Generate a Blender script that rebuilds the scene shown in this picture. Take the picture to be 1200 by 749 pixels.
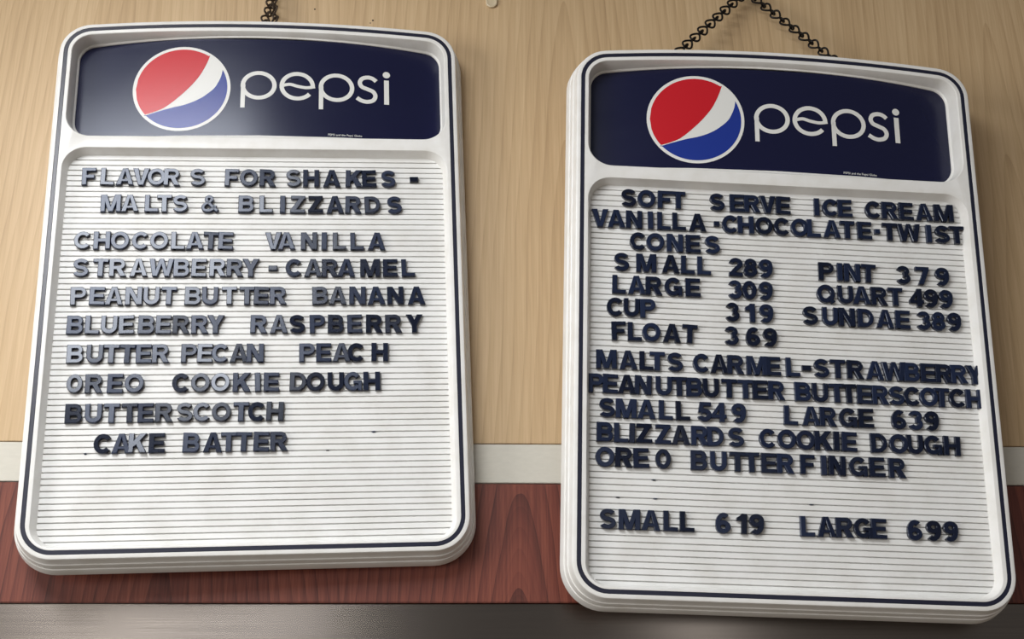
import bpy, bmesh, math, random
from mathutils import Matrix, Vector
from mathutils.geometry import tessellate_polygon

random.seed(7)
for o in list(bpy.data.objects):
    bpy.data.objects.remove(o)
S = bpy.context.scene
COL = S.collection

# ---------------------------------------------------------------- camera
cam_d = bpy.data.cameras.new('camera')
cam_d.sensor_fit = 'HORIZONTAL'
cam_d.sensor_width = 36.0
cam_d.lens = 36.0 * 1525.0 / 1200.0
cam_d.clip_start = 0.01
cam = bpy.data.objects.new('camera', cam_d)
COL.objects.link(cam)
cam.matrix_world = Matrix(((0.9992, -0.008873, -0.03899, 0.0), (-0.039619, -0.351771, -0.935247, -1.347),
                           (-0.005417, 0.936044, -0.351842, 1.55), (0, 0, 0, 1)))
S.camera = cam

# ---------------------------------------------------------------- world and lights
S.view_settings.view_transform = 'Standard'
S.view_settings.look = 'None'
S.view_settings.gamma = 1.0
S.view_settings.exposure = 0.0
S.view_settings.use_curve_mapping = False
W = bpy.data.worlds.new('room_world')
S.world = W
W.use_nodes = True
wt = W.node_tree
bg = wt.nodes['Background']
bg.inputs[1].default_value = 0.18
# the rest of the room as seen from the wall: pale ceiling above, dim walls, brown floor below
tc = wt.nodes.new('ShaderNodeTexCoord')
sx = wt.nodes.new('ShaderNodeSeparateXYZ')
wr = wt.nodes.new('ShaderNodeValToRGB')
mr = wt.nodes.new('ShaderNodeMapRange')
mr.inputs[1].default_value, mr.inputs[2].default_value = -1.0, 1.0
wt.links.new(tc.outputs['Generated'], sx.inputs[0])
wt.links.new(sx.outputs[2], mr.inputs[0])
wt.links.new(mr.outputs[0], wr.inputs[0])
wt.links.new(wr.outputs[0], bg.inputs[0])
for el, (p, c) in zip([wr.color_ramp.elements[0], wr.color_ramp.elements[1], wr.color_ramp.elements.new(0.5), wr.color_ramp.elements.new(0.62)],
                      ((0.15, (0.92, 0.74, 0.56, 1)), (0.95, (1.25, 1.3, 1.4, 1)), (0.45, (1.15, 1.06, 0.98, 1)), (0.62, (0.66, 0.66, 0.68, 1)))):
    el.position = p
    el.color = c


def area(name, loc, rot, sx, sy, power, col=(1, 1, 1), spread=180):
    d = bpy.data.lights.new(name, 'AREA')
    d.shape = 'RECTANGLE'
    d.size, d.size_y, d.energy, d.color = sx, sy, power, col
    d.spread = math.radians(spread)
    o = bpy.data.objects.new(name, d)
    COL.objects.link(o)
    o.location = loc
    o.rotation_euler = [math.radians(a) for a in rot]
    return o


# assumed ceiling troffer behind the camera, and added back lamps for the steel's reflections
area('assumed_ceiling_troffer', (-0.62, -1.55, 2.75), (0, 0, 0), 0.66, 1.35, 45, (0.98, 0.99, 1.0))  # unseen lamp, assumed from the glare on the left board
area('added_left_band_light', (-1.75, -4.6, 1.9), (90, 0, 0), 0.9, 1.7, 9, (1.0, 0.98, 0.95))  # added lamp for the steel's wide left reflection band; no window is known
area('left_fill_light', (-2.9, -2.0, 1.75), (90, 0, -72), 1.3, 1.5, 55, (1.0, 0.99, 0.97))  # fill lamp added to brighten the left side, not a known window
area('added_right_band_light', (1.15, -5.0, 1.8), (90, 0, 0), 0.26, 1.9, 5, (1.0, 0.98, 0.96))  # added narrow lamp for one bright streak in the steel; no door is known


# ---------------------------------------------------------------- material helpers
def lin(r, g, b):
    f = lambda c: c / 12.92 if c <= 0.04045 else ((c + 0.055) / 1.055) ** 2.4
    return (f(r / 255), f(g / 255), f(b / 255), 1.0)


def mat(name, col, rough=0.5, spec=0.5, metal=0.0, coat=0.0):
    m = bpy.data.materials.new(name)
    m.use_nodes = True
    b = m.node_tree.nodes['Principled BSDF']
    b.inputs['Base Color'].default_value = col
    b.inputs['Roughness'].default_value = rough
    b.inputs['Specular IOR Level'].default_value = spec
    b.inputs['Metallic'].default_value = metal
    b.inputs['Coat Weight'].default_value = coat
    return m


class NT:
    """short hand for building node trees"""
    def __init__(self, m):
        self.t = m.node_tree
        self.b = self.t.nodes['Principled BSDF']

    def n(self, typ, **kw):
        x = self.t.nodes.new(typ)
        for k, v in kw.items():
            setattr(x, k, v)
        return x

    def l(self, a, b):
        self.t.links.new(a, b)

    def math(self, op, a, b=None, c=None):
        x = self.n('ShaderNodeMath', operation=op)
        for i, v in enumerate((a, b, c)):
            if v is None:
                continue
            if isinstance(v, (int, float)):
                x.inputs[i].default_value = v
            else:
                self.l(v, x.inputs[i])
        return x.outputs[0]

    def obj(self):
        return self.n('ShaderNodeTexCoord').outputs['Object']

    def scale(self, v, sc):
        x = self.n('ShaderNodeMapping')
        x.inputs['Scale'].default_value = sc
        self.l(v, x.inputs[0])
        return x.outputs[0]

    def noise(self, v, scale, detail=4, rough=0.55):
        x = self.n('ShaderNodeTexNoise')
        x.inputs['Scale'].default_value = scale
        x.inputs['Detail'].default_value = detail
        x.inputs['Roughness'].default_value = rough
        self.l(v, x.inputs['Vector'])
        return x.outputs['Fac']

    def ramp(self, f, stops):
        x = self.n('ShaderNodeValToRGB')
        e = x.color_ramp.elements
        while len(e) < len(stops):
            e.new(0.5)
        for el, (p, c) in zip(e, stops):
            el.position = p
            el.color = c
        self.l(f, x.inputs[0])
        return x.outputs[0]

    def mix(self, f, a, b, mode='MIX'):
        x = self.n('ShaderNodeMix', data_type='RGBA', blend_type=mode)
        for k, v in ((0, f), (6, a), (7, b)):
            if isinstance(v, (int, float)):
                x.inputs[k].default_value = v
            elif isinstance(v, tuple):
                x.inputs[k].default_value = v
            else:
                self.l(v, x.inputs[k])
        return x.outputs[2]

    def bump(self, h, strength, dist):
        x = self.n('ShaderNodeBump')
        x.inputs['Strength'].default_value = strength
        x.inputs['Distance'].default_value = dist
        self.l(h, x.inputs['Height'])
        self.l(x.outputs[0], self.b.inputs['Normal'])


def wood(name, stops, x0, period, curve, freq, fine, rough, contrast=1.0, specks=(), round_c=0.04):
    """flat-sawn veneer: parabolic cathedral figures repeating along x, straight grain between, fine vertical pores"""
    m = mat(name, (0.5, 0.4, 0.3, 1), rough, 0.4)
    k = NT(m)
    v = k.obj()
    sep = k.n('ShaderNodeSeparateXYZ')
    k.l(v, sep.inputs[0])
    wob = k.noise(k.scale(v, (3, 3, 2.0)), 1.0, 2)
    xx = k.math('ADD', sep.outputs[0], k.math('MULTIPLY', k.math('SUBTRACT', wob, 0.5), 0.03))
    u = k.math('PINGPONG', k.math('ADD', k.math('SUBTRACT', xx, x0), period * 40), period / 2)
    ku = k.math('MULTIPLY', u, curve)
    q = k.math('SQRT', k.math('ADD', k.math('MULTIPLY', ku, ku), round_c))
    h = k.math('ADD', sep.outputs[2], q)
    h = k.math('ADD', h, k.math('MULTIPLY', k.noise(k.scale(v, (9, 9, 1.4)), 1.0, 3), 0.22))
    ph = k.math('FRACT', k.math('MULTIPLY', h, freq))
    line = k.math('POWER', ph, 6.0)
    ph2 = k.math('FRACT', k.math('MULTIPLY', h, freq * 4.3))
    line = k.math('ADD', line, k.math('MULTIPLY', k.math('MULTIPLY', ph2, ph2), 0.4))
    line = k.math('MULTIPLY', line, k.math('MULTIPLY_ADD', k.noise(k.scale(v, (40, 40, 3)), 1.0, 3), 2.4, -0.45))
    pores = k.noise(k.scale(v, (fine, fine, fine * 0.02)), 1.0, 5, 0.65)
    broad = k.noise(k.scale(v, (16, 16, 0.5)), 1.0, 3)
    f = k.math('MULTIPLY_ADD', pores, 0.6, k.math('MULTIPLY', broad, 0.4))
    f = k.math('SUBTRACT', f, k.math('MULTIPLY', line, contrast))
    f = k.math('ADD', f, k.math('MULTIPLY', k.math('MULTIPLY', ph, ph), -0.10))
    col = k.ramp(f, stops)
    for (sx, sz, r) in specks:
        d = k.n('ShaderNodeVectorMath', operation='DISTANCE')
        k.l(v, d.inputs[0])
        d.inputs[1].default_value = (sx, 0.0, sz)
        col = k.mix(k.math('LESS_THAN', d.outputs['Value'], r), col, lin(52, 38, 24))
    k.l(col, k.b.inputs['Base Color'])
    k.bump(pores, 0.08, 0.001)
    return m


M = {}
M['maple'] = wood('maple_laminate', [(0.15, lin(168, 139, 103)), (0.42, lin(195, 166, 127)), (0.66, lin(212, 185, 146))],
                  0.64, 0.52, 16.0, 5.0, 340, 0.42, 0.065,
                  specks=((-0.1799, 2.4548, 0.0011), (-0.1096, 2.4404, 0.0012), (-0.1125, 2.4367, 0.0008)))
M['cherry'] = wood('cherry_laminate', [(0.12, lin(54, 25, 20)), (0.42, lin(106, 53, 42)), (0.66, lin(142, 79, 60))],
                   0.066, 0.37, 9.0, 10.0, 420, 0.4, 0.14)
M['strip'] = mat('pale_strip', lin(206, 202, 190), 0.3, 0.5)
k = NT(M['strip'])
k.l(k.ramp(k.noise(k.scale(k.obj(), (90, 90, 300)), 1.0, 3), [(0.3, lin(205, 201, 189)), (0.7, lin(211, 207, 195))]), k.b.inputs['Base Color'])
M['steel'] = mat('brushed_steel', lin(150, 145, 140), 0.3, 0.5, 1.0)
k = NT(M['steel'])
br = k.noise(k.scale(k.obj(), (6, 6, 900)), 1.0, 4)
k.b.inputs['Anisotropic'].default_value = 0.89
k.b.inputs['Anisotropic Rotation'].default_value = 0.25
tg = k.n('ShaderNodeTangent', direction_type='UV_MAP', uv_map='UVMap')
k.l(tg.outputs[0], k.b.inputs['Tangent'])
k.l(k.ramp(br, [(0.3, lin(122, 115, 109)), (0.7, lin(140, 132, 125))]), k.b.inputs['Base Color'])
k.l(k.math('MULTIPLY_ADD', br, 0.02, 0.25), k.b.inputs['Roughness'])
M['gap'] = mat('dark_gap', lin(38, 26, 20), 0.8, 0.2)
M['white'] = mat('white_plastic', lin(232, 231, 228), 0.36, 0.45)
k = NT(M['white'])
k.l(k.ramp(k.noise(k.scale(k.obj(), (40, 40, 40)), 1.0, 5), [(0.25, lin(224, 222, 216)), (0.6, lin(234, 233, 230))]), k.b.inputs['Base Color'])
M['slat'] = mat('white_slat_plastic', lin(232, 232, 230), 0.42, 0.4)
k = NT(M['slat'])
k.l(k.ramp(k.noise(k.scale(k.obj(), (30, 30, 60)), 1.0, 5), [(0.25, lin(222, 221, 217)), (0.6, lin(234, 234, 232))]), k.b.inputs['Base Color'])
M['stripe'] = mat('navy_stripe_paint', lin(26, 28, 48), 0.32, 0.5)
M['navy'] = mat('navy_header_gloss', lin(17, 19, 51), 0.22, 0.5)
k = NT(M['navy'])
k.b.inputs['Specular Tint'].default_value = (0.88, 0.92, 1.0, 1)
sm = k.noise(k.scale(k.obj(), (9, 20, 9)), 1.0, 6, 0.7)
k.l(k.math('MULTIPLY_ADD', sm, 0.14, 0.17), k.b.inputs['Roughness'])
M['print_white'] = mat('white_print', lin(226, 226, 222), 0.3, 0.4)
M['print_red'] = mat('red_print', lin(196, 26, 38), 0.26, 0.5)
M['print_blue'] = mat('blue_print', lin(28, 52, 140), 0.26, 0.5)
M['letter'] = mat('navy_letter_plastic', lin(28, 34, 58), 0.36, 0.5)
k = NT(M['letter'])
k.b.inputs['Specular Tint'].default_value = (0.86, 0.91, 1.0, 1)
oi = k.n('ShaderNodeObjectInfo')
wear = k.noise(k.scale(k.obj(), (300, 300, 300)), 1.0, 4)
f = k.math('ADD', k.math('MULTIPLY', oi.outputs['Random'], 0.6), k.math('MULTIPLY', wear, 0.4))
k.l(k.ramp(f, [(0.2, lin(12, 18, 36)), (0.8, lin(24, 35, 62))]), k.b.inputs['Base Color'])
k.l(k.math('MULTIPLY_ADD', oi.outputs['Random'], 0.12, 0.17), k.b.inputs['Roughness'])
M['chain'] = mat('black_wire', lin(30, 26, 24), 0.4, 0.5, 0.6)
M['bronze'] = mat('dark_bronze_wire', lin(84, 72, 62), 0.38, 0.5, 0.7)
M['hook'] = mat('beige_hook_plastic', lin(206, 190, 160), 0.35, 0.5)


# ---------------------------------------------------------------- object helpers
def link(name, me, m, parent=None):
    if isinstance(m, (list, tuple)):
        for x in m:
            me.materials.append(x)
    elif m:
        me.materials.append(m)
    o = bpy.data.objects.new(name, me)
    COL.objects.link(o)
    if parent:
        o.parent = parent
    return o


def mesh(name, verts, faces, smooth=False, mi=None):
    me = bpy.data.meshes.new(name)
    me.from_pydata([tuple(v) for v in verts], [], faces)
    bm = bmesh.new()
    bm.from_mesh(me)
    if mi is None:
        bmesh.ops.recalc_face_normals(bm, faces=bm.faces)
    bm.to_mesh(me)
    bm.free()
    if smooth:
        me.polygons.foreach_set('use_smooth', [True] * len(me.polygons))
        me.set_sharp_from_angle(angle=math.radians(35))
    if mi:
        me.polygons.foreach_set('material_index', mi)
    return me


def structure(o):
    o['kind'] = 'structure'
    return o


def tag(o, label, cat, group=None):
    o['label'], o['category'] = label, cat
    if group:
        o['group'] = group
    return o


def bevel_box(name, x0, x1, y0, y1, z0, z1, m, bev=0.0006):
    bm = bmesh.new()
    bmesh.ops.create_cube(bm, size=1.0)
    for v in bm.verts:
        v.co = Vector((x0 if v.co.x < 0 else x1, y0 if v.co.y < 0 else y1, z0 if v.co.z < 0 else z1))
    if bev:
        bmesh.ops.bevel(bm, geom=list(bm.edges), offset=bev, segments=2, affect='EDGES')
    uv = bm.loops.layers.uv.new('UVMap')
    for fc in bm.faces:
        for lp in fc.loops:
            lp[uv].uv = (lp.vert.co.x, lp.vert.co.z)
    me = bpy.data.meshes.new(name)
    bm.to_mesh(me)
    bm.free()
    return link(name, me, m)


# ---------------------------------------------------------------- the wall: maple above, pale strip, cherry band, steel below
structure(bevel_box('wall_back', -3.0, 3.0, 0.0, 0.02, 1.9150, 3.2, M['maple']))
structure(bevel_box('trim_1', -3.0, 3.0, 0.0004, 0.02, 1.8722, 1.9143, M['strip']))
structure(bevel_box('trim_2', -3.0, 3.0, 0.0, 0.02, 1.7470, 1.8712, M['cherry'], 0.0009))
structure(bevel_box('trim_3', -3.0, 3.0, 0.0030, 0.02, 0.9, 1.7462, M['steel']))
structure(bevel_box('wall_backing', -3.0, 3.0, 0.0201, 0.03, 0.0, 3.2, M['gap'], 0))


# ---------------------------------------------------------------- menu board geometry (millimetres in the board's own plane, z towards the room)
MM = 0.001
HW, BOT, TOPC, RC, RA = 222.5, -230.5, 387.5, 36.0, 2000.0
ACY = TOPC - RA
TCX = HW - RC
TCY = ACY + math.sqrt((RA - RC) ** 2 - TCX ** 2)


def arc(cx, cy, r, a0, a1, n):
    return [(cx + r * math.cos(math.radians(a0 + (a1 - a0) * i / n)), cy + r * math.sin(math.radians(a0 + (a1 - a0) * i / n))) for i in range(n + 1)]


def outline(d, bottom=None):
    """rounded outline with an arched top, inset by d; bottom moves the lower edge up (header opening)"""
    r, ra = RC - d, RA - d
    if bottom is None:
        by, br, bx = BOT + RC, r, HW - RC
    else:
        br = 27.0 - (d - 13.0)
        by, bx = bottom + 27.0, HW - d - br
    th = math.degrees(math.atan2(TCY - ACY, TCX))
    p = arc(bx, by, br, -90, 0, 12)
    p += [(HW - d, by + (TCY - by) * t) for t in (0.33, 0.66)]
    p += arc(TCX, TCY, r, 0, th, 12)
    p += arc(0, ACY, ra, th, 180 - th, 24)[1:-1]
    p += arc(-TCX, TCY, r, 180 - th, 180, 12)
    p += [(-HW + d, TCY + (by - TCY) * t) for t in (0.33, 0.66)]
    p += arc(-bx, by, br, 180, 270, 12)
    p += [(-bx + 2 * bx * t, p[-1][1]) for t in (0.25, 0.5, 0.75)]
    return p


def bay(d):
    """the letter bay opening, inset by d"""
    hw, b, t = 209.5 - d, -219.5 + d, 221.5 - d
    rb, rt = 23.0 - d, 25.0 - d
    p = arc(hw - rb, b + rb, rb, -90, 0, 10) + arc(hw - rt, t - rt, rt, 0, 90, 10)
    p += arc(-hw + rt, t - rt, rt, 90, 180, 10) + arc(-hw + rb, b + rb, rb, 180, 270, 10)
    return p


def zp(x):
    """the header sheet is bowed: nearest to the room in the middle"""
    return -8.0 - 15.0 * (x / 205.0) ** 2


class MB:
    def __init__(self):
        self.v, self.f, self.m = [], [], []

    def loft(self, rings, closed=True, mi=0):
        n = len(rings[0])
        b = len(self.v)
        for r in rings:
            self.v += [(x * MM, y * MM, z * MM) for x, y, z in r]
        for i in range(len(rings) - 1):
            for j in range(n if closed else n - 1):
                k = (j + 1) % n
                self.f.append((b + i * n + j, b + i * n + k, b + (i + 1) * n + k, b + (i + 1) * n + j))
                self.m.append(mi)

    def fill(self, loops, z, mi=0):
        b = len(self.v)
        polys = [[Vector((x, y, 0)) for x, y in l] for l in loops]
        flat = [q for l in loops for q in l]
        self.v += [(x * MM, y * MM, z * MM) for x, y in flat]
        for t in tessellate_polygon(polys):
            self.f.append(tuple(b + i for i in t))
            self.m.append(mi)

    def build(self, name, m, parent=None, smooth=True, weld=True):
        me = bpy.data.meshes.new(name)
        me.from_pydata(self.v, [], self.f)
        me.polygons.foreach_set('material_index', self.m)
        bm = bmesh.new()
        bm.from_mesh(me)
        if weld:
            bmesh.ops.remove_doubles(bm, verts=bm.verts, dist=1e-6)
            bmesh.ops.recalc_face_normals(bm, faces=bm.faces)
        bm.to_mesh(me)
        bm.free()
        if smooth:
            me.polygons.foreach_set('use_smooth', [True] * len(me.polygons))
            me.set_sharp_from_angle(angle=math.radians(28))
        return link(name, me, m, parent)


def ring(fn, d, z):
    return [(x, y, z) for x, y in fn(d)]


def make_frame(parent):
    b = MB()
    prof = [(-8.4, -36), (-8.9, -35.3), (-8.8, -34.6), (-6.7, -22.9), (-6.4, -22.4), (-5.6, -22.2), (-5.3, -21.8), (-4.0, -12.8), (-3.7, -12.3),
            (-2.9, -12.1), (-2.6, -11.7), (-0.7, -2.6), (-0.3, -1.3), (0.3, -0.4), (1.3, 0), (4.3, 0), (4.5, -0.9), (8.8, -0.9), (9.0, 0)]
    b.loft([ring(outline, d, z) for d, z in prof])
    b.fill([outline(-8.4)], -36)
    face_out = outline(9.0)
    b.fill([face_out, bay(-0.5), outline(12.5, 235.05)], 0)
    # letter bay walls
    b.loft([ring(bay, d, z) for d, z in ((-0.5, 0), (0.15, -0.15), (0.6, -0.7), (3.6, -11.2), (4.3, -12.0), (4.4, -16))])
    # header bay walls run down to the bowed sheet
    rings = []
    for d, fz in ((-0.5, 0.0), (0.1, 0.02), (0.6, 0.08), (3.0, 0.82), (4.6, 0.92), (4.8, 1.04)):
        rings.append([(x, y, zp(x) * fz) for x, y in outline(13.0 + d, 235.3 + 0.5 * d)])
    b.loft(rings)
    return b.build('frame', M['white'], parent)


def make_stripe(parent):
    b = MB()
    b.loft([ring(outline, d, z) for d, z in ((4.45, -0.9), (4.5, -0.35), (4.8, -0.15), (8.5, -0.15), (8.8, -0.35), (8.85, -0.9))])
    return b.build('accent_stripe', M['stripe'], parent)


NG, PITCH = 67, 6.41


def make_letter_panel(parent):
    ys = []
    for i in range(NG):
        g = 211.56 - PITCH * i
        ys += [(g + 0.95, -12.0), (g + 0.62, -12.25), (g + 0.45, -15.0), (g - 0.45, -15.0), (g - 0.62, -12.25), (g - 0.95, -12.0)]
    ys = [(222.0, -12.0)] + ys + [(-221.0, -12.0)]
    b = MB()
    rings = [[(x, y, z) for y, z in ys] for x in (-208.0, 208.0)]
    b.loft(rings, closed=False)
    b.loft([[(x, y, -16.0) for y in (222.0, -221.0)] for x in (-208.0, 208.0)], closed=False)
    o = b.build('letter_panel', M['slat'], parent, smooth=False)
    return o


def ribbon2d(pts, w, closed=False):
    """left and right edges of a stroke of width w along pts"""
    n = len(pts)
    L, R = [], []
    for i, (x, y) in enumerate(pts):
        if closed:
            a, c = pts[(i - 1) % n], pts[(i + 1) % n]
        else:
            a, c = pts[max(i - 1, 0)], pts[min(i + 1, n - 1)]
        t = Vector((c[0] - a[0], c[1] - a[1])).normalized()
        nx, ny = -t.y * w / 2, t.x * w / 2
        L.append((x + nx, y + ny))
        R.append((x - nx, y - ny))
    return L, R


def ell(cx, cy, rx, ry, a0, a1, n=28):
    return [(cx + rx * math.cos(math.radians(a0 + (a1 - a0) * i / n)), cy + ry * math.sin(math.radians(a0 + (a1 - a0) * i / n))) for i in range(n + 1)]


def catmull(ps, n=8):
    out = []
    q = [ps[0]] + list(ps) + [ps[-1]]
    for i in range(1, len(q) - 2):
        p0, p1, p2, p3 = (Vector(a) for a in q[i - 1:i + 3])
        for j in range(n):
            t = j / n
            out.append(tuple(0.5 * ((2 * p1) + (p2 - p0) * t + (2 * p0 - 5 * p1 + 4 * p2 - p3) * t * t + (3 * p1 - p0 - 3 * p2 + p3) * t ** 3)))
    out.append(tuple(ps[-1]))
    return out


def flat_ribbon(b, pts, w, closed=False, lift=0.28):
    L, R = ribbon2d(pts, w, closed)
    if closed:
        L, R = L + L[:1], R + R[:1]
    top = [[(x, y, zp(x) + lift) for x, y in L], [(x, y, zp(x) + lift) for x, y in R]]
    low = [[(x, y, zp(x)) for x, y in R], [(x, y, zp(x)) for x, y in L]]
    b.loft([top[0], top[1], low[0]], closed=False)
    b.loft([low[1], top[0]], closed=False)


def make_header(parent):
    # bowed sheet, edges tucked behind the frame
    b = MB()
    xs = [-209 + 418 * i / 60 for i in range(61)]
    rows = []
    for t in (0, 0.25, 0.5, 0.75, 1):
        r = []
        for x in xs:
            top = min(ACY + math.sqrt(1984 ** 2 - x * x), 368)
            r.append((x, 231 + (top - 231) * t, zp(x)))
        rows.append(r)
    b.loft(rows, closed=False)
    hp = b.build('header_panel', M['navy'], parent, weld=False)
    # round emblem: white disc, red upper field, blue lower field
    cx, cy, R0, R1 = -88.0, 303.0, 54.6, 51.0
    b = MB()

    def zfill(loop, lift, mi):
        base = len(b.v)
        b.fill([loop], 0, mi)
        for i in range(base, len(b.v)):
            x, y, _ = b.v[i]
            b.v[i] = (x, y, (zp(x / MM) + lift) * MM)

    def dense_disc(rad, lift, mi):
        N = 72
        rr = [[(cx + rad * s * math.cos(2 * math.pi * i / N), cy + rad * s * math.sin(2 * math.pi * i / N)) for i in range(N)] for s in (1, 0.8, 0.6, 0.4, 0.2, 0.02)]
        b.loft([[(x, y, zp(x) + lift) for x, y in r] for r in rr], mi=mi)

    dense_disc(R0, 0.15, 0)

    def strips(lo, hi, lift, mi):
        """field between two curves given as y(x), columns so it follows the bow"""
        b.loft([[(x, y, zp(x) + lift) for x, y in hi], [(x, y, zp(x) + lift) for x, y in lo]], closed=False, mi=mi)

    def interp(tab, x):
        for (xa, ya), (xb, yb) in zip(tab, tab[1:]):
            if xa <= x <= xb:
                return ya + (yb - ya) * (x - xa) / (xb - xa)
        return tab[0][1] if x < tab[0][0] else tab[-1][1]

    red = catmull([(-128.6, 269.6), (-116.5, 273.6), (-104.5, 279.6), (-90, 292.6), (-78.5, 305.2), (-69.0, 318.4), (-62.0, 333.0), (-57.6, 345.8)], 6)
    blue = catmull([(-128.6, 268.4), (-113, 273.6), (-98, 278.2), (-86.5, 280.9), (-76.3, 284.6), (-66.5, 289.8), (-58.2, 296.2), (-51.2, 303.4), (-47.0, 311.5), (-44.4, 318.5), (-43.0, 326.8)], 6)
    c_y = lambda x, s: cy + s * math.sqrt(max(R1 * R1 - (x - cx) ** 2, 0))
    # red: from the disc's left rim to the wave
    xs = [cx - R1 + (red[-1][0] - (cx - R1)) * i / 48 for i in range(49)]
    hi = [(x, c_y(x, 1)) for x in xs]
    lo = [(x, max(c_y(x, -1), interp(red, x)) if x > red[0][0] else c_y(x, -1)) for x in xs]
    strips(lo, [(x, max(y, l[1])) for (x, y), l in zip(hi, lo)], 0.3, 1)
    # blue: below the wave, a horn rising inside the right rim
    low = [(math.degrees(math.atan2(p[1] - cy, p[0] - cx))) for p in (blue[0], blue[-1])]
    a0, a1 = low[0] % 360, low[1] % 360 + 360
    n = len(blue)
    rim = [(cx + R1 * math.cos(math.radians(a0 + (a1 - a0) * i / (n - 1))), cy + R1 * math.sin(math.radians(a0 + (a1 - a0) * i / (n - 1)))) for i in range(n)]
    mid = [((p[0] + q[0]) / 2, (p[1] + q[1]) / 2) for p, q in zip(blue, rim)]
    strips(mid, blue, 0.3, 2)
    strips(rim, mid, 0.3, 2)
    em = b.build('emblem', [M['print_white'], M['print_red'], M['print_blue']], hp, weld=False)
    # lettering p e p s i in thin even strokes
    b = MB()
    xb, xt, w = 288.4, 325.6, 4.9
    cyl = (xb + xt) / 2
    ry = (xt - xb - w) / 2
    for px in (-2.0, 85.8):
        flat_ribbon(b, ell(px, cyl, 20.2 - w / 2, ry, 0, 360, 48)[:-1], w, True)
        flat_ribbon(b, [(px - 17.4, 277.9), (px - 17.4, 300), (px - 17.3, cyl + 1)], w)
    flat_ribbon(b, ell(41.4, cyl, 20.0 - w / 2, ry, -4, 322, 44), w)
    flat_ribbon(b, catmull([(25, cyl + 0.4), (33, cyl + 2.2), (42, cyl - 0.2), (52, cyl - 1.6), (61.4, cyl + 0.0)], 6), 3.8)
    s = catmull([(131.2, 318.2), (127, 321.6), (121.5, 322.8), (115.2, 320.9), (112.4, 315.6), (114.6, 310.2), (121, 307.3), (127.6, 304.2), (130.2, 298.6),
                 (127.6, 292.9), (121.0, 290.6), (114.5, 291.8), (109.0, 295.2)], 6)
    flat_ribbon(b, s, w)
    flat_ribbon(b, [(143.0, xb), (143.0, 305), (143.0, 320.4)], 5.6)
    flat_ribbon(b, ell(143.0, 327.6, 2.1, 2.1, 0, 360, 24)[:-1], 4.2, True)
    tx = b.build('lettering', M['print_white'], hp, weld=False)
    # fine print
    c = bpy.data.curves.new('fine_print', 'FONT')
    c.body = 'PEPSI and the Pepsi Globe'
    c.size = 3.6 * MM
    c.extrude = 0.05 * MM
    t = bpy.data.objects.new('fine_print_curve', c)
    COL.objects.link(t)
    bpy.context.view_layer.update()
    me = bpy.data.meshes.new_from_object(t.evaluated_get(bpy.context.evaluated_depsgraph_get()))
    bpy.data.objects.remove(t)
    me.name = 'fine_print'
    me.materials.clear()
    for v in me.vertices:
        x = v.co.x + 76.5 * MM
        v.co = (x, v.co.y + 244.4 * MM, (zp(x / MM) + 0.2) * MM + v.co.z)
    link('fine_print', me, M['print_white'], hp)
    return hp


BOARD_M = {
    'L': Matrix(((0.997283, -0.037738, 0.063257, -0.21871), (0.063544, 0.00644, -0.997958, -0.05352), (0.037254, 0.999267, 0.00882, 2.0158), (0, 0, 0, 1))),
    'R': Matrix(((0.999333, 0.030434, 0.020187, 0.33925), (0.02101, -0.026969, -0.999415, -0.07174), (-0.029871, 0.999173, -0.027591, 1.96596), (0, 0, 0, 1))),
}
board = bpy.data.objects.new('menu_board', None)
COL.objects.link(board)
make_frame(board)
make_stripe(board)
make_letter_panel(board)
make_header(board)
tag(board, 'white letter board with blue soda header listing flavors for shakes and malts', 'menu board', 'hanging menu boards')
board.matrix_world = BOARD_M['L']


def copy_tree(o, parent=None):
    c = o.copy()
    COL.objects.link(c)
    if parent:
        c.parent = parent
    for ch in list(o.children):
        copy_tree(ch, c)
    return c


board2 = copy_tree(board)
board2['label'] = 'white letter board with blue soda header listing soft serve prices and sizes'
board2.matrix_world = BOARD_M['R']


# ---------------------------------------------------------------- chains (twisted figure-eight links)
def link_mesh(length, wire):
    pts = []
    n = 20
    xw = length * 0.6
    for i in range(n):
        s = 2 * math.pi * i / n
        k = (1 - math.cos(s)) / 2
        pts.append(Vector((xw - xw * k, 8.2 * math.sin(s) * (0.35 + 0.65 * k), 0.5 * math.cos(s))))
    for i in range(n):
        s = 2 * math.pi * i / n
        k = (1 - math.cos(s)) / 2
        pts.append(Vector((xw + (length - xw) * k, 0.5 * math.cos(s), 3.2 * math.sin(s) * (0.35 + 0.65 * k))))
    N = len(pts)
    rings = []
    for i, p in enumerate(pts):
        t = (pts[(i + 1) % N] - pts[i - 1]).normalized()
        a = t.cross(Vector((0, 0, 1)) if i < n else Vector((0, 1, 0))).normalized()
        c = t.cross(a).normalized()
        rings.append([p + (a * math.cos(2 * math.pi * q / 8) + c * math.sin(2 * math.pi * q / 8)) * wire for q in range(8)])
    v, f = [], []
    for r in rings:
        v += [x * MM for x in r]
    for i in range(N):
        for q in range(8):
            q2 = (q + 1) % 8
            i2 = (i + 1) % N
            f.append((i * 8 + q, i * 8 + q2, i2 * 8 + q2, i2 * 8 + q))
    return mesh('chain_link', v, f, True)


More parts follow.
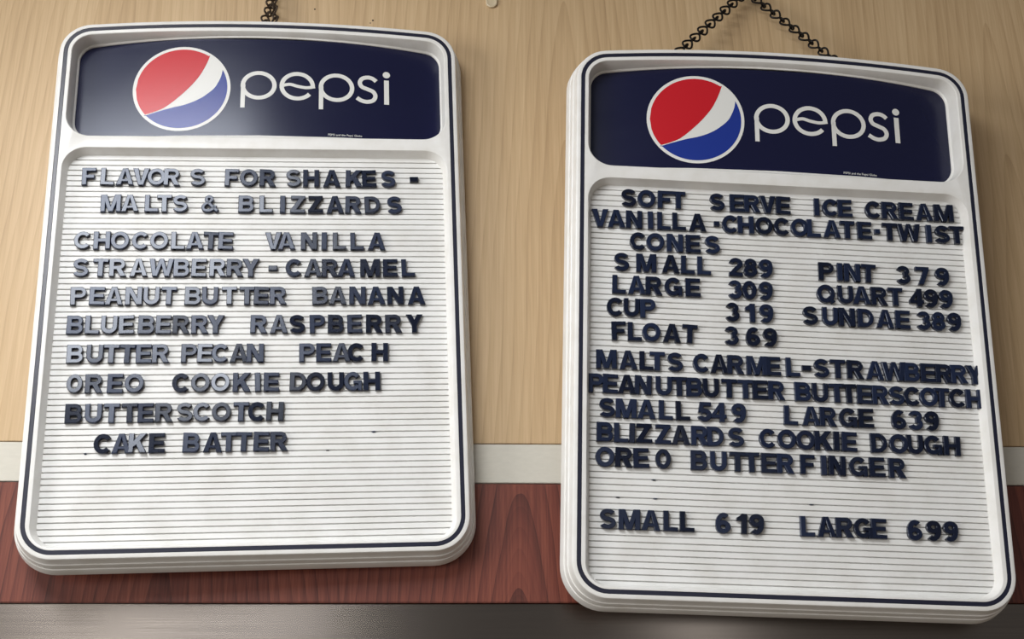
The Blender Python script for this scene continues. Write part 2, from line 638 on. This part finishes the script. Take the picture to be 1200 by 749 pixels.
def make_chain(ends, m, label, pitch, twist=0.0):
    a, h, c = (Vector(e) for e in ends)
    root = bpy.data.objects.new('hanging_chain', None)
    COL.objects.link(root)
    root.location = h
    tag(root, label, 'chain', 'chains the boards hang from')
    me = None
    first = None
    for p, q in ((a, h), (h, c)):
        d = q - p
        n = max(1, round(d.length / (pitch * MM)))
        step = d / n
        if me is None:
            me = link_mesh(step.length / MM + 4.2, 1.25)
        x = d.normalized()
        y = Vector((0, -1, 0)).cross(x).normalized()
        z = x.cross(y)
        for i in range(n):
            if first is None:
                o = link('chain_link', me, m, root)
                first = o
            else:
                o = first.copy()
                COL.objects.link(o)
                o.parent = root
            s = p + step * i - h - x * 2.1 * MM
            o.matrix_local = Matrix(((x.x, y.x, z.x, s.x), (x.y, y.y, z.y, s.y), (x.z, y.z, z.z, s.z), (0, 0, 0, 1))) @ Matrix.Rotation(math.radians(twist + random.uniform(-9, 9)), 4, 'X')
    # the wire hook in the wall that the middle of the chain hangs over
    pts = [Vector((0, 0.013, 0.002)), Vector((0, 0.006, 0.002)), Vector((0, -0.001, 0.0)), Vector((0, -0.004, 0.001)), Vector((0, -0.0055, 0.005)), Vector((0, -0.005, 0.009))]
    hv, hf = [], []
    for i, p in enumerate(pts):
        t = (pts[min(i + 1, 5)] - pts[max(i - 1, 0)]).normalized()
        u = t.cross(Vector((1, 0, 0)))
        hv += [p + (Vector((1, 0, 0)) * math.cos(math.pi * q / 4) + u * math.sin(math.pi * q / 4)) * 0.0014 for q in range(8)]
    for i in range(5):
        hf += [(i * 8 + q, i * 8 + (q + 1) % 8, i * 8 + 8 + (q + 1) % 8, i * 8 + 8 + q) for q in range(8)]
    hf += [tuple(range(8)), tuple(range(40, 48))]
    link('wire_hook', mesh('wire_hook', hv, hf, True), m, root)
    return root


make_chain(((0.2425, -0.036, 2.3701), (0.344, -0.012, 2.4833), (0.4441, -0.036, 2.3659)), M['chain'],
           'black wire chain spread in a wide V above the soft serve price board', 15.2)
make_chain(((-0.2366, -0.022, 2.4114), (-0.2275, -0.012, 2.4731), (-0.2226, -0.022, 2.4117)), M['bronze'],
           'dark bronze wire chain bunched close above the shake flavors board', 14.0, 52)

# small beige plastic hook stuck on the maple, cut by the top of the picture
b = MB()
hx, hz = 33.4, 2476.0


def stadium(hw, hh, d):
    return arc(hx, hz - hh + hw, hw - d, 180, 360, 16) + arc(hx, hz + hh - hw, hw - d, 0, 180, 16)


rr = [[(x, y, z) for x, y in stadium(7.0, 15.5, d)] for d, z in ((0.3, 0.0), (0, 0.5), (0, 2.2), (0.5, 2.9), (1.4, 3.2), (2.0, 2.9), (5.2, 2.9))]
b.loft(rr)
b.fill([stadium(7.0, 15.5, 5.2)], 2.9)
b.fill([stadium(7.0, 15.5, 0.3)], 0.0)
for vi in range(len(b.v)):
    x, y, z = b.v[vi]
    b.v[vi] = (x, -z, y)
hk = b.build('adhesive_hook', M['hook'])
tag(hk, 'small beige plastic hook stuck on the maple wall between the two boards', 'hook')
hb = MB()
hb.loft([[(hx + r * math.cos(2 * math.pi * i / 12), yy, zz + r * math.sin(2 * math.pi * i / 12)) for i in range(12)]
         for r, yy, zz in ((2.4, -2.5, hz - 1), (2.0, -6, hz - 2.5), (2.0, -9, hz - 2), (2.0, -11, hz + 1.5), (1.6, -11.4, hz + 4), (0.3, -11.5, hz + 4.6))])
hb.build('prong', M['hook'], hk)


# ---------------------------------------------------------------- the letters
CAP, TH, WIDE = 20.6, 4.4, 1.05


def glyphs():
    t = 0.25
    P = lambda *p: ('p', p)
    Rc = lambda x0, y0, x1, y1: ('p', ((x0, y0), (x1, y0), (x1, y1), (x0, y1)))
    Rb = lambda pts, w, closed=False: ('r', pts, w, closed)
    mir = lambda q, w: ('p', tuple((w - x, y) for x, y in reversed(q[1])))
    hb = 0.205
    G = {}
    a = P((0, 0), (0.26, 0), (0.50, 1), (0.31, 1))
    G['A'] = (0.88, [a, mir(a, 0.88), Rc(0.16, 0.19, 0.72, 0.35)])
    bowl = lambda cx, cy, r: [(0.1, cy + r), (0.25, cy + r)] + ell(cx, cy, r, r, 90, -90, 20) + [(0.25, cy - r), (0.1, cy - r)]
    G['B'] = (0.80, [Rc(0, 0, t, 1), Rb(bowl(0.46, 0.703, 0.187), 0.222), Rb(bowl(0.49, 0.302, 0.192), 0.222)])
    G['C'] = (0.86, [Rb(ell(0.44, 0.5, 0.318, 0.383, 38, 322, 36), 0.24)])
    G['D'] = (0.82, [Rc(0, 0, t, 1), Rb([(0.1, 0.888), (0.25, 0.888)] + ell(0.36, 0.5, 0.335, 0.388, 90, -90, 26) + [(0.25, 0.112), (0.1, 0.112)], 0.224)])
    G['E'] = (0.74, [Rc(0, 0, t, 1), Rc(0.1, 0, 0.74, hb), Rc(0.1, 0.4, 0.69, 0.4 + hb), Rc(0.1, 1 - hb, 0.73, 1)])
    G['F'] = (0.70, [Rc(0, 0, t, 1), Rc(0.1, 0.385, 0.63, 0.6), Rc(0.1, 1 - hb, 0.70, 1)])
    G['G'] = (0.88, [Rb(ell(0.44, 0.5, 0.318, 0.383, 38, 325, 36), 0.24), Rc(0.47, 0.36, 0.88, 0.54), Rc(0.69, 0.0, 0.88, 0.5)])
    G['H'] = (0.82, [Rc(0, 0, t, 1), Rc(0.82 - t, 0, 0.82, 1), Rc(0.15, 0.395, 0.67, 0.61)])
    G['I'] = (0.27, [Rc(0, 0, 0.27, 1)])
    G['K'] = (0.86, [Rc(0, 0, t, 1), P((0.2, 0.27), (0.33, 0.34), (0.84, 1), (0.53, 1), (0.2, 0.60)), P((0.55, 0), (0.87, 0), (0.53, 0.64), (0.33, 0.45))])
    G['L'] = (0.68, [Rc(0, 0, t, 1), Rc(0.1, 0, 0.68, hb)])
    d = P((0.38, 0), (0.54, 0), (0.30, 1), (0.04, 1))
    d = P((0.385, 0), (0.60, 0), (0.31, 1), (0.06, 1))
    G['M'] = (1.0, [Rc(0, 0, 0.235, 1), Rc(0.765, 0, 1.0, 1), d, mir(d, 1.0)])
    G['N'] = (0.82, [Rc(0, 0, 0.245, 1), Rc(0.575, 0, 0.82, 1), P((0.54, 0), (0.80, 0), (0.28, 1), (0.02, 1))])
    G['O'] = (0.92, [Rb(ell(0.46, 0.5, 0.338, 0.385, 0, 360, 44)[:-1], 0.24, True)])
    G['P'] = (0.77, [Rc(0, 0, t, 1), Rb(bowl(0.455, 0.687, 0.203), 0.222)])
    G['Q'] = (0.92, [Rb(ell(0.46, 0.5, 0.338, 0.385, 0, 360, 44)[:-1], 0.24, True), P((0.76, -0.05), (0.92, 0.08), (0.62, 0.38), (0.47, 0.24))])
    G['R'] = (0.82, [Rc(0, 0, t, 1), Rb(bowl(0.47, 0.69, 0.2), 0.222), P((0.53, 0), (0.83, 0), (0.58, 0.47), (0.30, 0.47))])
    s = ell(0.385, 0.695, 0.262, 0.192, 22, 262, 26) + ell(0.385, 0.305, 0.272, 0.192, 82, -160, 26)
    G['S'] = (0.77, [Rb(s, 0.228)])
    G['T'] = (0.74, [Rc(0.2375, 0, 0.5025, 1), Rc(0, 1 - hb, 0.74, 1)])
    G['U'] = (0.81, [Rb([(0.128, 1), (0.128, 0.7)] + ell(0.405, 0.4, 0.277, 0.282, 180, 360, 22) + [(0.682, 0.7), (0.682, 1)], 0.25)])
    v = P((0.29, 0), (0.48, 0), (0.28, 1), (0, 1))
    G['V'] = (0.84, [v, mir(v, 0.84)])
    w1 = P((0.19, 0), (0.40, 0), (0.265, 1), (0, 1))
    w2 = P((0.22, 0), (0.43, 0), (0.70, 1), (0.50, 1))
    G['W'] = (1.20, [w1, w2, mir(w2, 1.2), mir(w1, 1.2)])
    y = P((0.285, 0.40), (0.545, 0.40), (0.285, 1), (0, 1))
    G['Y'] = (0.83, [Rc(0.285, 0, 0.545, 0.46), y, mir(y, 0.83)])
    G['Z'] = (0.76, [Rc(0, 0, 0.76, hb), Rc(0.03, 1 - hb, 0.75, 1), P((0, 0.12), (0.29, 0.12), (0.75, 0.88), (0.45, 0.88))])
    amp = catmull([(0.84, 0.07), (0.60, 0.30), (0.36, 0.56), (0.25, 0.73), (0.28, 0.86), (0.39, 0.91), (0.50, 0.85), (0.51, 0.72), (0.42, 0.61), (0.22, 0.48),
                   (0.11, 0.31), (0.15, 0.16), (0.30, 0.09), (0.48, 0.12), (0.62, 0.24), (0.72, 0.42)], 5)
    G['&'] = (0.86, [Rb(amp, 0.185)])
    G['-'] = (0.44, [Rc(0, 0.34, 0.44, 0.62)])
    G['.'] = (0.27, [Rc(0, 0.36, 0.27, 0.62)])
    G['1'] = (0.52, [Rc(0.25, 0, 0.50, 1), P((0.03, 0.63), (0.4, 0.63), (0.4, 1), (0.31, 1), (0.03, 0.79))])
    G['2'] = (0.68, [Rb(ell(0.345, 0.695, 0.222, 0.195, 172, -28, 24) + [(0.40, 0.45), (0.27, 0.30), (0.15, 0.12)], 0.22), Rc(0.01, 0, 0.68, hb)])
    G['3'] = (0.68, [Rb(ell(0.335, 0.715, 0.20, 0.175, 165, -85, 22), 0.215), Rb(ell(0.34, 0.305, 0.225, 0.195, 88, -165, 24), 0.22)])
    G['4'] = (0.70, [Rc(0, 0.19, 0.70, 0.38), Rc(0.37, 0, 0.61, 1), P((0, 0.28), (0.2, 0.36), (0.61, 1), (0.41, 1), (0, 0.40))])
    G['5'] = (0.68, [Rc(0.1, 0.79, 0.63, 1), P((0.03, 0.44), (0.25, 0.44), (0.31, 0.95), (0.10, 0.95)), Rb(ell(0.335, 0.325, 0.225, 0.215, 145, -165, 28), 0.22)])
    six = [Rb(ell(0.345, 0.315, 0.228, 0.207, 0, 360, 32)[:-1], 0.216, True), Rb([(0.118, 0.34)] + ell(0.375, 0.46, 0.258, 0.43, 186, 52, 22), 0.224)]
    G['6'] = (0.69, six)
    G['9'] = (0.69, [('r', [(0.69 - x, 1 - y) for x, y in q[1]], q[2], q[3]) for q in six])
    G['7'] = (0.68, [Rc(0.01, 0.785, 0.68, 1), P((0.13, 0), (0.39, 0), (0.68, 0.83), (0.42, 0.83))])
    G['8'] = (0.68, [Rb(ell(0.34, 0.72, 0.19, 0.172, 0, 360, 28)[:-1], 0.21, True), Rb(ell(0.34, 0.305, 0.225, 0.197, 0, 360, 30)[:-1], 0.217, True)])
    G['0'] = (0.70, [Rb(ell(0.35, 0.5, 0.232, 0.387, 0, 360, 40)[:-1], 0.228, True)])
    G['o'] = (0.76, [Rb(ell(0.38, 0.5, 0.262, 0.387, 0, 360, 40)[:-1], 0.228, True)])
    return G


def glyph_mesh(ch, spec):
    w, comps = spec
    b = MB()
    z0, z1, c = 0.0, TH, 0.55
    tr = lambda x, y: ((x - w / 2) * CAP * (1.08 if ch.isdigit() else WIDE), (y - 0.5) * CAP)
    for ci, q in enumerate(comps):
        dz = ci * 0.012
        if q[0] == 'p':
            pts = [tr(*p) for p in q[1]]
            n = len(pts)
            ins = []
            for i in range(n):
                p, a, d = Vector(pts[i]), Vector(pts[i - 1]), Vector(pts[(i + 1) % n])
                e1, e2 = (p - a).normalized(), (d - p).normalized()
                n1, n2 = Vector((-e1.y, e1.x)), Vector((-e2.y, e2.x))
                bis = (n1 + n2)
                k = c / max(0.35, 1 + n1.dot(n2))
                ins.append(tuple(p + bis * k))
            b.loft([[(x, y, z0) for x, y in pts], [(x, y, z1 - c + dz) for x, y in pts], [(x, y, z1 + dz) for x, y in ins]])
            b.fill([ins], z1 + dz)
            b.fill([pts], z0)
        else:
            pts = [tr(*p) for p in q[1]]
            wd = q[2] * CAP * (1.08 if ch.isdigit() else 0.97)
            cl = q[3]
            L, R = ribbon2d(pts, wd, cl)
            L2, R2 = ribbon2d(pts, wd - 2 * c, cl)
            if not cl:
                for X in (L2, R2):
                    s = (Vector(pts[1]) - Vector(pts[0])).normalized() * c
                    e = (Vector(pts[-2]) - Vector(pts[-1])).normalized() * c
                    X[0] = tuple(Vector(X[0]) + s)
                    X[-1] = tuple(Vector(X[-1]) + e)
            secs = []
            for l, r, l2, r2 in zip(L, R, L2, R2):
                secs.append([(l[0], l[1], z0), (l[0], l[1], z1 - c + dz), (l2[0], l2[1], z1 + dz), (r2[0], r2[1], z1 + dz), (r[0], r[1], z1 - c + dz), (r[0], r[1], z0)])
            if cl:
                secs.append(secs[0])
            b.loft(secs)
            if not cl:
                for sc in (secs[0], secs[-1]):
                    k0 = len(b.v)
                    b.v += [(x * MM, y * MM, z * MM) for x, y, z in sc]
                    b.f.append(tuple(range(k0, k0 + 6)))
                    b.m.append(0)
    o = b.build('sign_letter', M['letter'])
    return o



# rows: board, height of the row's middle and each character's middle, in millimetres on the board
ROWS = [
    ('L', 189.7, [-181.3, -161.8, -142.9, -125.8, -109.4, -92.8, -65.1, -28.2, -9.7, 10.8, 39.2, 58.4, 81.3, 105.9, 122.5, 144.0, 172.5]),
    ('L', 157.4, [-156.0, -135.8, -112.9, -99.4, -82.1, -50.8, -11.4, 10.0, 27.8, 44.3, 63.5, 84.9, 105.1, 126.4, 150.4]),
    ('L', 113.1, [-182.5, -162.4, -143.6, -122.2, -102.5, -82.7, -65.0, -48.2, -32.1, 18.8, 32.9, 57.1, 73.5, 90.1, 109.1, 130.7]),
    ('L', 81.3, [-182.1, -161.8, -144.1, -122.3, -98.6, -77.4, -59.2, -39.3, -21.4, -4.7, 18.9, 41.3, 61.8, 80.0, 97.6, 123.2, 145.0, 164.4]),
    ('L', 48.8, [-182.3, -163.3, -145.8, -125.4, -107.1, -89.2, -64.2, -46.4, -26.2, -7.8, 7.5, 25.2, 69.9, 88.6, 109.5, 129.4, 150.1, 172.9]),
    ('L', 16.3, [-183.2, -165.9, -148.8, -131.0, -110.5, -93.0, -74.9, -55.8, -39.4, 5.7, 26.7, 45.6, 67.0, 86.6, 106.5, 127.3, 147.9, 170.1]),
    ('L', -16.1, [-180.8, -161.1, -144.5, -128.2, -111.7, -94.1, -65.2, -49.0, -33.1, -14.2, 2.6, 56.6, 73.9, 92.8, 108.1, 132.9]),
    ('L', -48.4, [-179.2, -159.7, -138.4, -119.2, -72.2, -52.3, -31.9, -10.1, 6.0, 20.2, 47.9, 65.8, 86.6, 104.6, 124.3]),
    ('L', -80.4, [-177.6, -158.0, -140.1, -122.1, -105.9, -87.8, -66.9, -49.3, -30.0, -9.9, 6.1, 24.5]),
    ('L', -112.6, [-146.6, -128.1, -112.0, -93.1, -58.7, -37.2, -21.6, -6.4, 11.5, 29.3]),
    ('R', 201.7, [-163.9, -144.5, -124.5, -109.5, -66.7, -44.8, -28.1, -10.9, 6.4, 43.7, 59.1, 75.1, 106.6, 125.1, 143.3, 163.4, 185.7]),
    ('R', 176.3, [-195.3, -177.8, -158.2, -140.2, -125.6, -109.1, -88.9, -67.9, -52.9, -35.8, -15.8, 4.0, 23.4, 39.2, 59.1, 76.3, 95.4, 109.5, 123.3, 144.6, 167.0, 181.9, 198.2]),
    ('R', 151.0, [-154.0, -135.3, -113.9, -94.1, -73.2]),
    ('R', 126.3, [-171.9, -145.3, -119.0, -100.3, -82.7, -48.4, -32.3, -15.8, 50.3, 65.2, 78.6, 96.4, 134.8, 155.6, 177.7]),
    ('R', 100.5, [-174.5, -156.0, -137.3, -116.5, -95.4, -50.0, -34.4, -16.8, 48.4, 69.8, 87.5, 106.5, 124.3, 147.5, 163.2, 179.5]),
    ('R', 74.8, [-178.8, -161.3, -143.9, -53.6, -34.6, -17.1, 30.2, 51.7, 69.8, 90.3, 111.3, 130.5, 153.1, 169.3, 186.5]),
    ('R', 48.1, [-175.0, -158.1, -140.6, -118.8, -99.7, -55.4, -32.4, -14.2]),
    ('R', 16.4, [-187.9, -165.3, -146.0, -134.5, -115.8, -88.1, -69.5, -51.9, -29.6, -12.1, 8.8, 23.3, 39.3, 56.8, 75.5, 96.3, 116.8, 135.8, 153.4, 170.2, 186.4, 203.2]),
    ('R', -10.1, [-199.0, -183.9, -166.8, -149.6, -127.9, -111.8, -95.8, -78.6, -59.3, -42.3, -27.0, -9.7, 18.2, 36.5, 54.4, 66.9, 83.7, 100.3, 117.8, 134.4, 151.9, 165.9, 182.6, 200.7]),
    ('R', -36.0, [-187.2, -167.4, -146.1, -126.2, -108.6, -85.8, -70.9, -50.1, 4.4, 25.6, 43.5, 64.5, 83.6, 118.0, 135.9, 153.1]),
    ('R', -61.8, [-189.4, -172.5, -161.3, -149.1, -129.7, -111.3, -91.4, -75.0, -53.7, -21.0, -1.0, 18.6, 37.2, 50.9, 64.4, 95.4, 116.1, 133.4, 152.1, 172.3]),
    ('R', -87.6, [-189.4, -169.8, -152.1, -129.7, -92.6, -72.6, -53.1, -38.4, -20.6, -3.5, 19.4, 36.4, 50.1, 72.0, 91.9, 112.8]),
    ('R', -151.0, [-186.2, -164.4, -142.9, -123.0, -106.4, -69.8, -50.9, -35.6, 16.2, 35.3, 54.3, 73.1, 89.4, 126.2, 145.7, 163.4]),
]
# the words of each row, as (characters, how the label names the word)
W1 = 'of "%s"'
WORDS = [
    [('FLAVORS', 0), ('FOR', 0), ('SHAKES', 0), ('-', 'ending the top row, after "SHAKES"')],
    [('MALTS', 0), ('&', 'between "MALTS" and the next word'), ('BLIZZARDS', 'of the word right after "MALTS &"')],
    [('CHOCOLATE', 0), ('VANILLA', 0)],
    [('STRAWBERRY', 0), ('-', 'between "STRAWBERRY" and "CARAMEL"'), ('CARAMEL', 0)],
    [('PEANUT', 0), ('BUTTER', 'of "BUTTER" beside "BANANA"'), ('BANANA', 0)],
    [('BLUEBERRY', 0), ('RASPBERRY', 0)],
    [('BUTTER', 'of "BUTTER" beside "PECAN"'), ('PECAN', 0), ('PEACH', 0)],
    [('OREO', 'of the word before "COOKIE DOUGH"'), ('COOKIE', 0), ('DOUGH', 0)],
    [('BUTTERSCOTCH', 0)],
    [('CAKE', 0), ('BATTER', 0)],
    [('SOFT', 0), ('SERVE', 0), ('ICE', 0), ('CREAM', 0)],
    [('VANILLA', 0), ('.', 'between "VANILLA" and "CHOCOLATE"'), ('CHOCOLATE', 0), ('.', 'between "CHOCOLATE" and "TWIST"'), ('TWIST', 0)],
    [('CONES', 0)],
    [('SMALL', 'of "SMALL" priced 289'), ('289', 0), ('PINT', 0), ('379', 0)],
    [('LARGE', 'of "LARGE" priced 309'), ('309', 0), ('QUART', 0), ('499', 0)],
    [('CUP', 0), ('319', 0), ('SUNDAE', 0), ('389', 0)],
    [('FLOAT', 0), ('369', 0)],
    [('MALTS', 0), ('CARMEL', 0), ('-', 'between "CARMEL" and "STRAWBERRY"'), ('STRAWBERRY', 0)],
    [('PEANUTBUTTER', 0), ('BUTTERSCOTCH', 0)],
    [('SMALL', 'of "SMALL" priced 549'), ('549', 0), ('LARGE', 'of "LARGE" priced 639'), ('639', 0)],
    [('BLIZZARDS', 'of the word before "COOKIE DOUGH"'), ('COOKIE', 0), ('DOUGH', 0)],
    [('OREO', 'of the first word below the "COOKIE DOUGH" row'), ('BUTTERFINGER', 'of the last word below the "COOKIE DOUGH" row')],
    [('SMALL', 'of "SMALL" priced 619'), ('619', 0), ('LARGE', 'of "LARGE" priced 699'), ('699', 0)],
]
ORD = ['first', 'second', 'third', 'fourth', 'fifth', 'sixth', 'seventh', 'eighth', 'ninth', 'tenth', 'eleventh', 'twelfth']
GL = glyphs()
PROTO = {}
rnd = random.Random(21)


def place(ch, bd, x, y, rz, rx, ry, name):
    if ch not in PROTO:
        PROTO[ch] = glyph_mesh(ch, GL[ch])
        o = PROTO[ch]
    else:
        o = PROTO[ch].copy()
        COL.objects.link(o)
    o.name = name
    o.matrix_world = (BOARD_M[bd] @ Matrix.Translation((x * MM, y * MM, -11.98 * MM)) @ Matrix.Rotation(math.radians(rz), 4, 'Z')
                      @ Matrix.Rotation(math.radians(rx), 4, 'X') @ Matrix.Rotation(math.radians(ry), 4, 'Y'))
    return o


for (bd, y, xs), words in zip(ROWS, WORDS):
    side = 'left board' if bd == 'L' else 'right board'
    i = 0
    for wd, how in words:
        for j, ch in enumerate(wd):
            use = ch
            if wd == 'OREO' and (j == 3 if bd == 'R' else j == 0):
                use = 'o'
            rz = rnd.gauss(0, 1.0)
            if ch.isdigit():
                o = place(use, bd, xs[i], y, rz, 0.3, rnd.gauss(0, 0.4), 'sign_numeral')
                tag(o, 'navy numeral %s, %s digit of price %s on the %s' % (ch, ORD[j], wd, side), 'numeral', 'price numerals on the right board')
            elif ch == '&':
                o = place(use, bd, xs[i], y, rz, 0, 0, 'sign_ampersand')
                tag(o, 'navy ampersand %s, %s' % (how, side), 'ampersand')
            elif ch in '-.':
                o = place(use, bd, xs[i], y, rz, 0, 0, 'sign_dash' if ch == '-' else 'sign_dot')
                tag(o, 'small navy %s %s, %s' % ('dash' if ch == '-' else 'square dot', how, side), 'dash' if ch == '-' else 'dot')
            else:
                o = place(use, bd, xs[i], y, rz, rnd.gauss(0, 1.1), rnd.gauss(0, 1.3), 'sign_letter')
                tag(o, 'navy letter %s, %s letter %s, %s' % (ch, ORD[j], how or W1 % wd, side), 'letter', 'raised letters on the %s' % side)
            i += 1
    assert i == len(xs)

# broken letter tabs left sticking in the grooves
TABS = [('L', -163.7, -122.2, 3.4, 1.9, 'left of "CAKE" on the left board'),
        ('L', 126.1, -102.9, 5.0, 1.7, 'right of "BUTTERSCOTCH" on the left board'),
        ('L', 78.7, -122.2, 3.4, 0.8, 'right of "BATTER" on the left board'),
        ('R', -139.1, -109.2, 4.6, 1.6, 'uppermost on the right board'),
        ('R', -175.7, -128.4, 4.6, 1.2, 'above first letter of "SMALL" priced 619'),
        ('R', -137.6, -128.4, 4.6, 1.3, 'above third letter of "SMALL" priced 619'),
        ('R', 22.3, -128.4, 5.0, 0.9, 'above "LARGE" priced 699')]
for bd, x, y, w, h, where in TABS:
    b = MB()
    pr = lambda k: [(-w / 2 * k, 0.1 * h), (-w * 0.2 * k, -0.5 * h * k), (w * 0.15 * k, -0.5 * h * k), (w / 2 * k, 0), (w * 0.2 * k, 0.5 * h * k), (-w * 0.15 * k, 0.45 * h * k)]
    b.loft([[(px, py, z) for px, py in pr(k)] for k, z in ((1, -1.2), (1, 0.7), (0.7, 1.1))])
    b.fill([pr(0.7)], 1.1)
    b.fill([pr(1)], -1.2)
    o = b.build('broken_tab', M['letter'])
    o.matrix_world = BOARD_M[bd] @ Matrix.Translation((x * MM, y * MM, -11.9 * MM))
    tag(o, 'tiny broken navy tab in a groove ' + where, 'broken tab', 'broken letter tabs in the grooves')
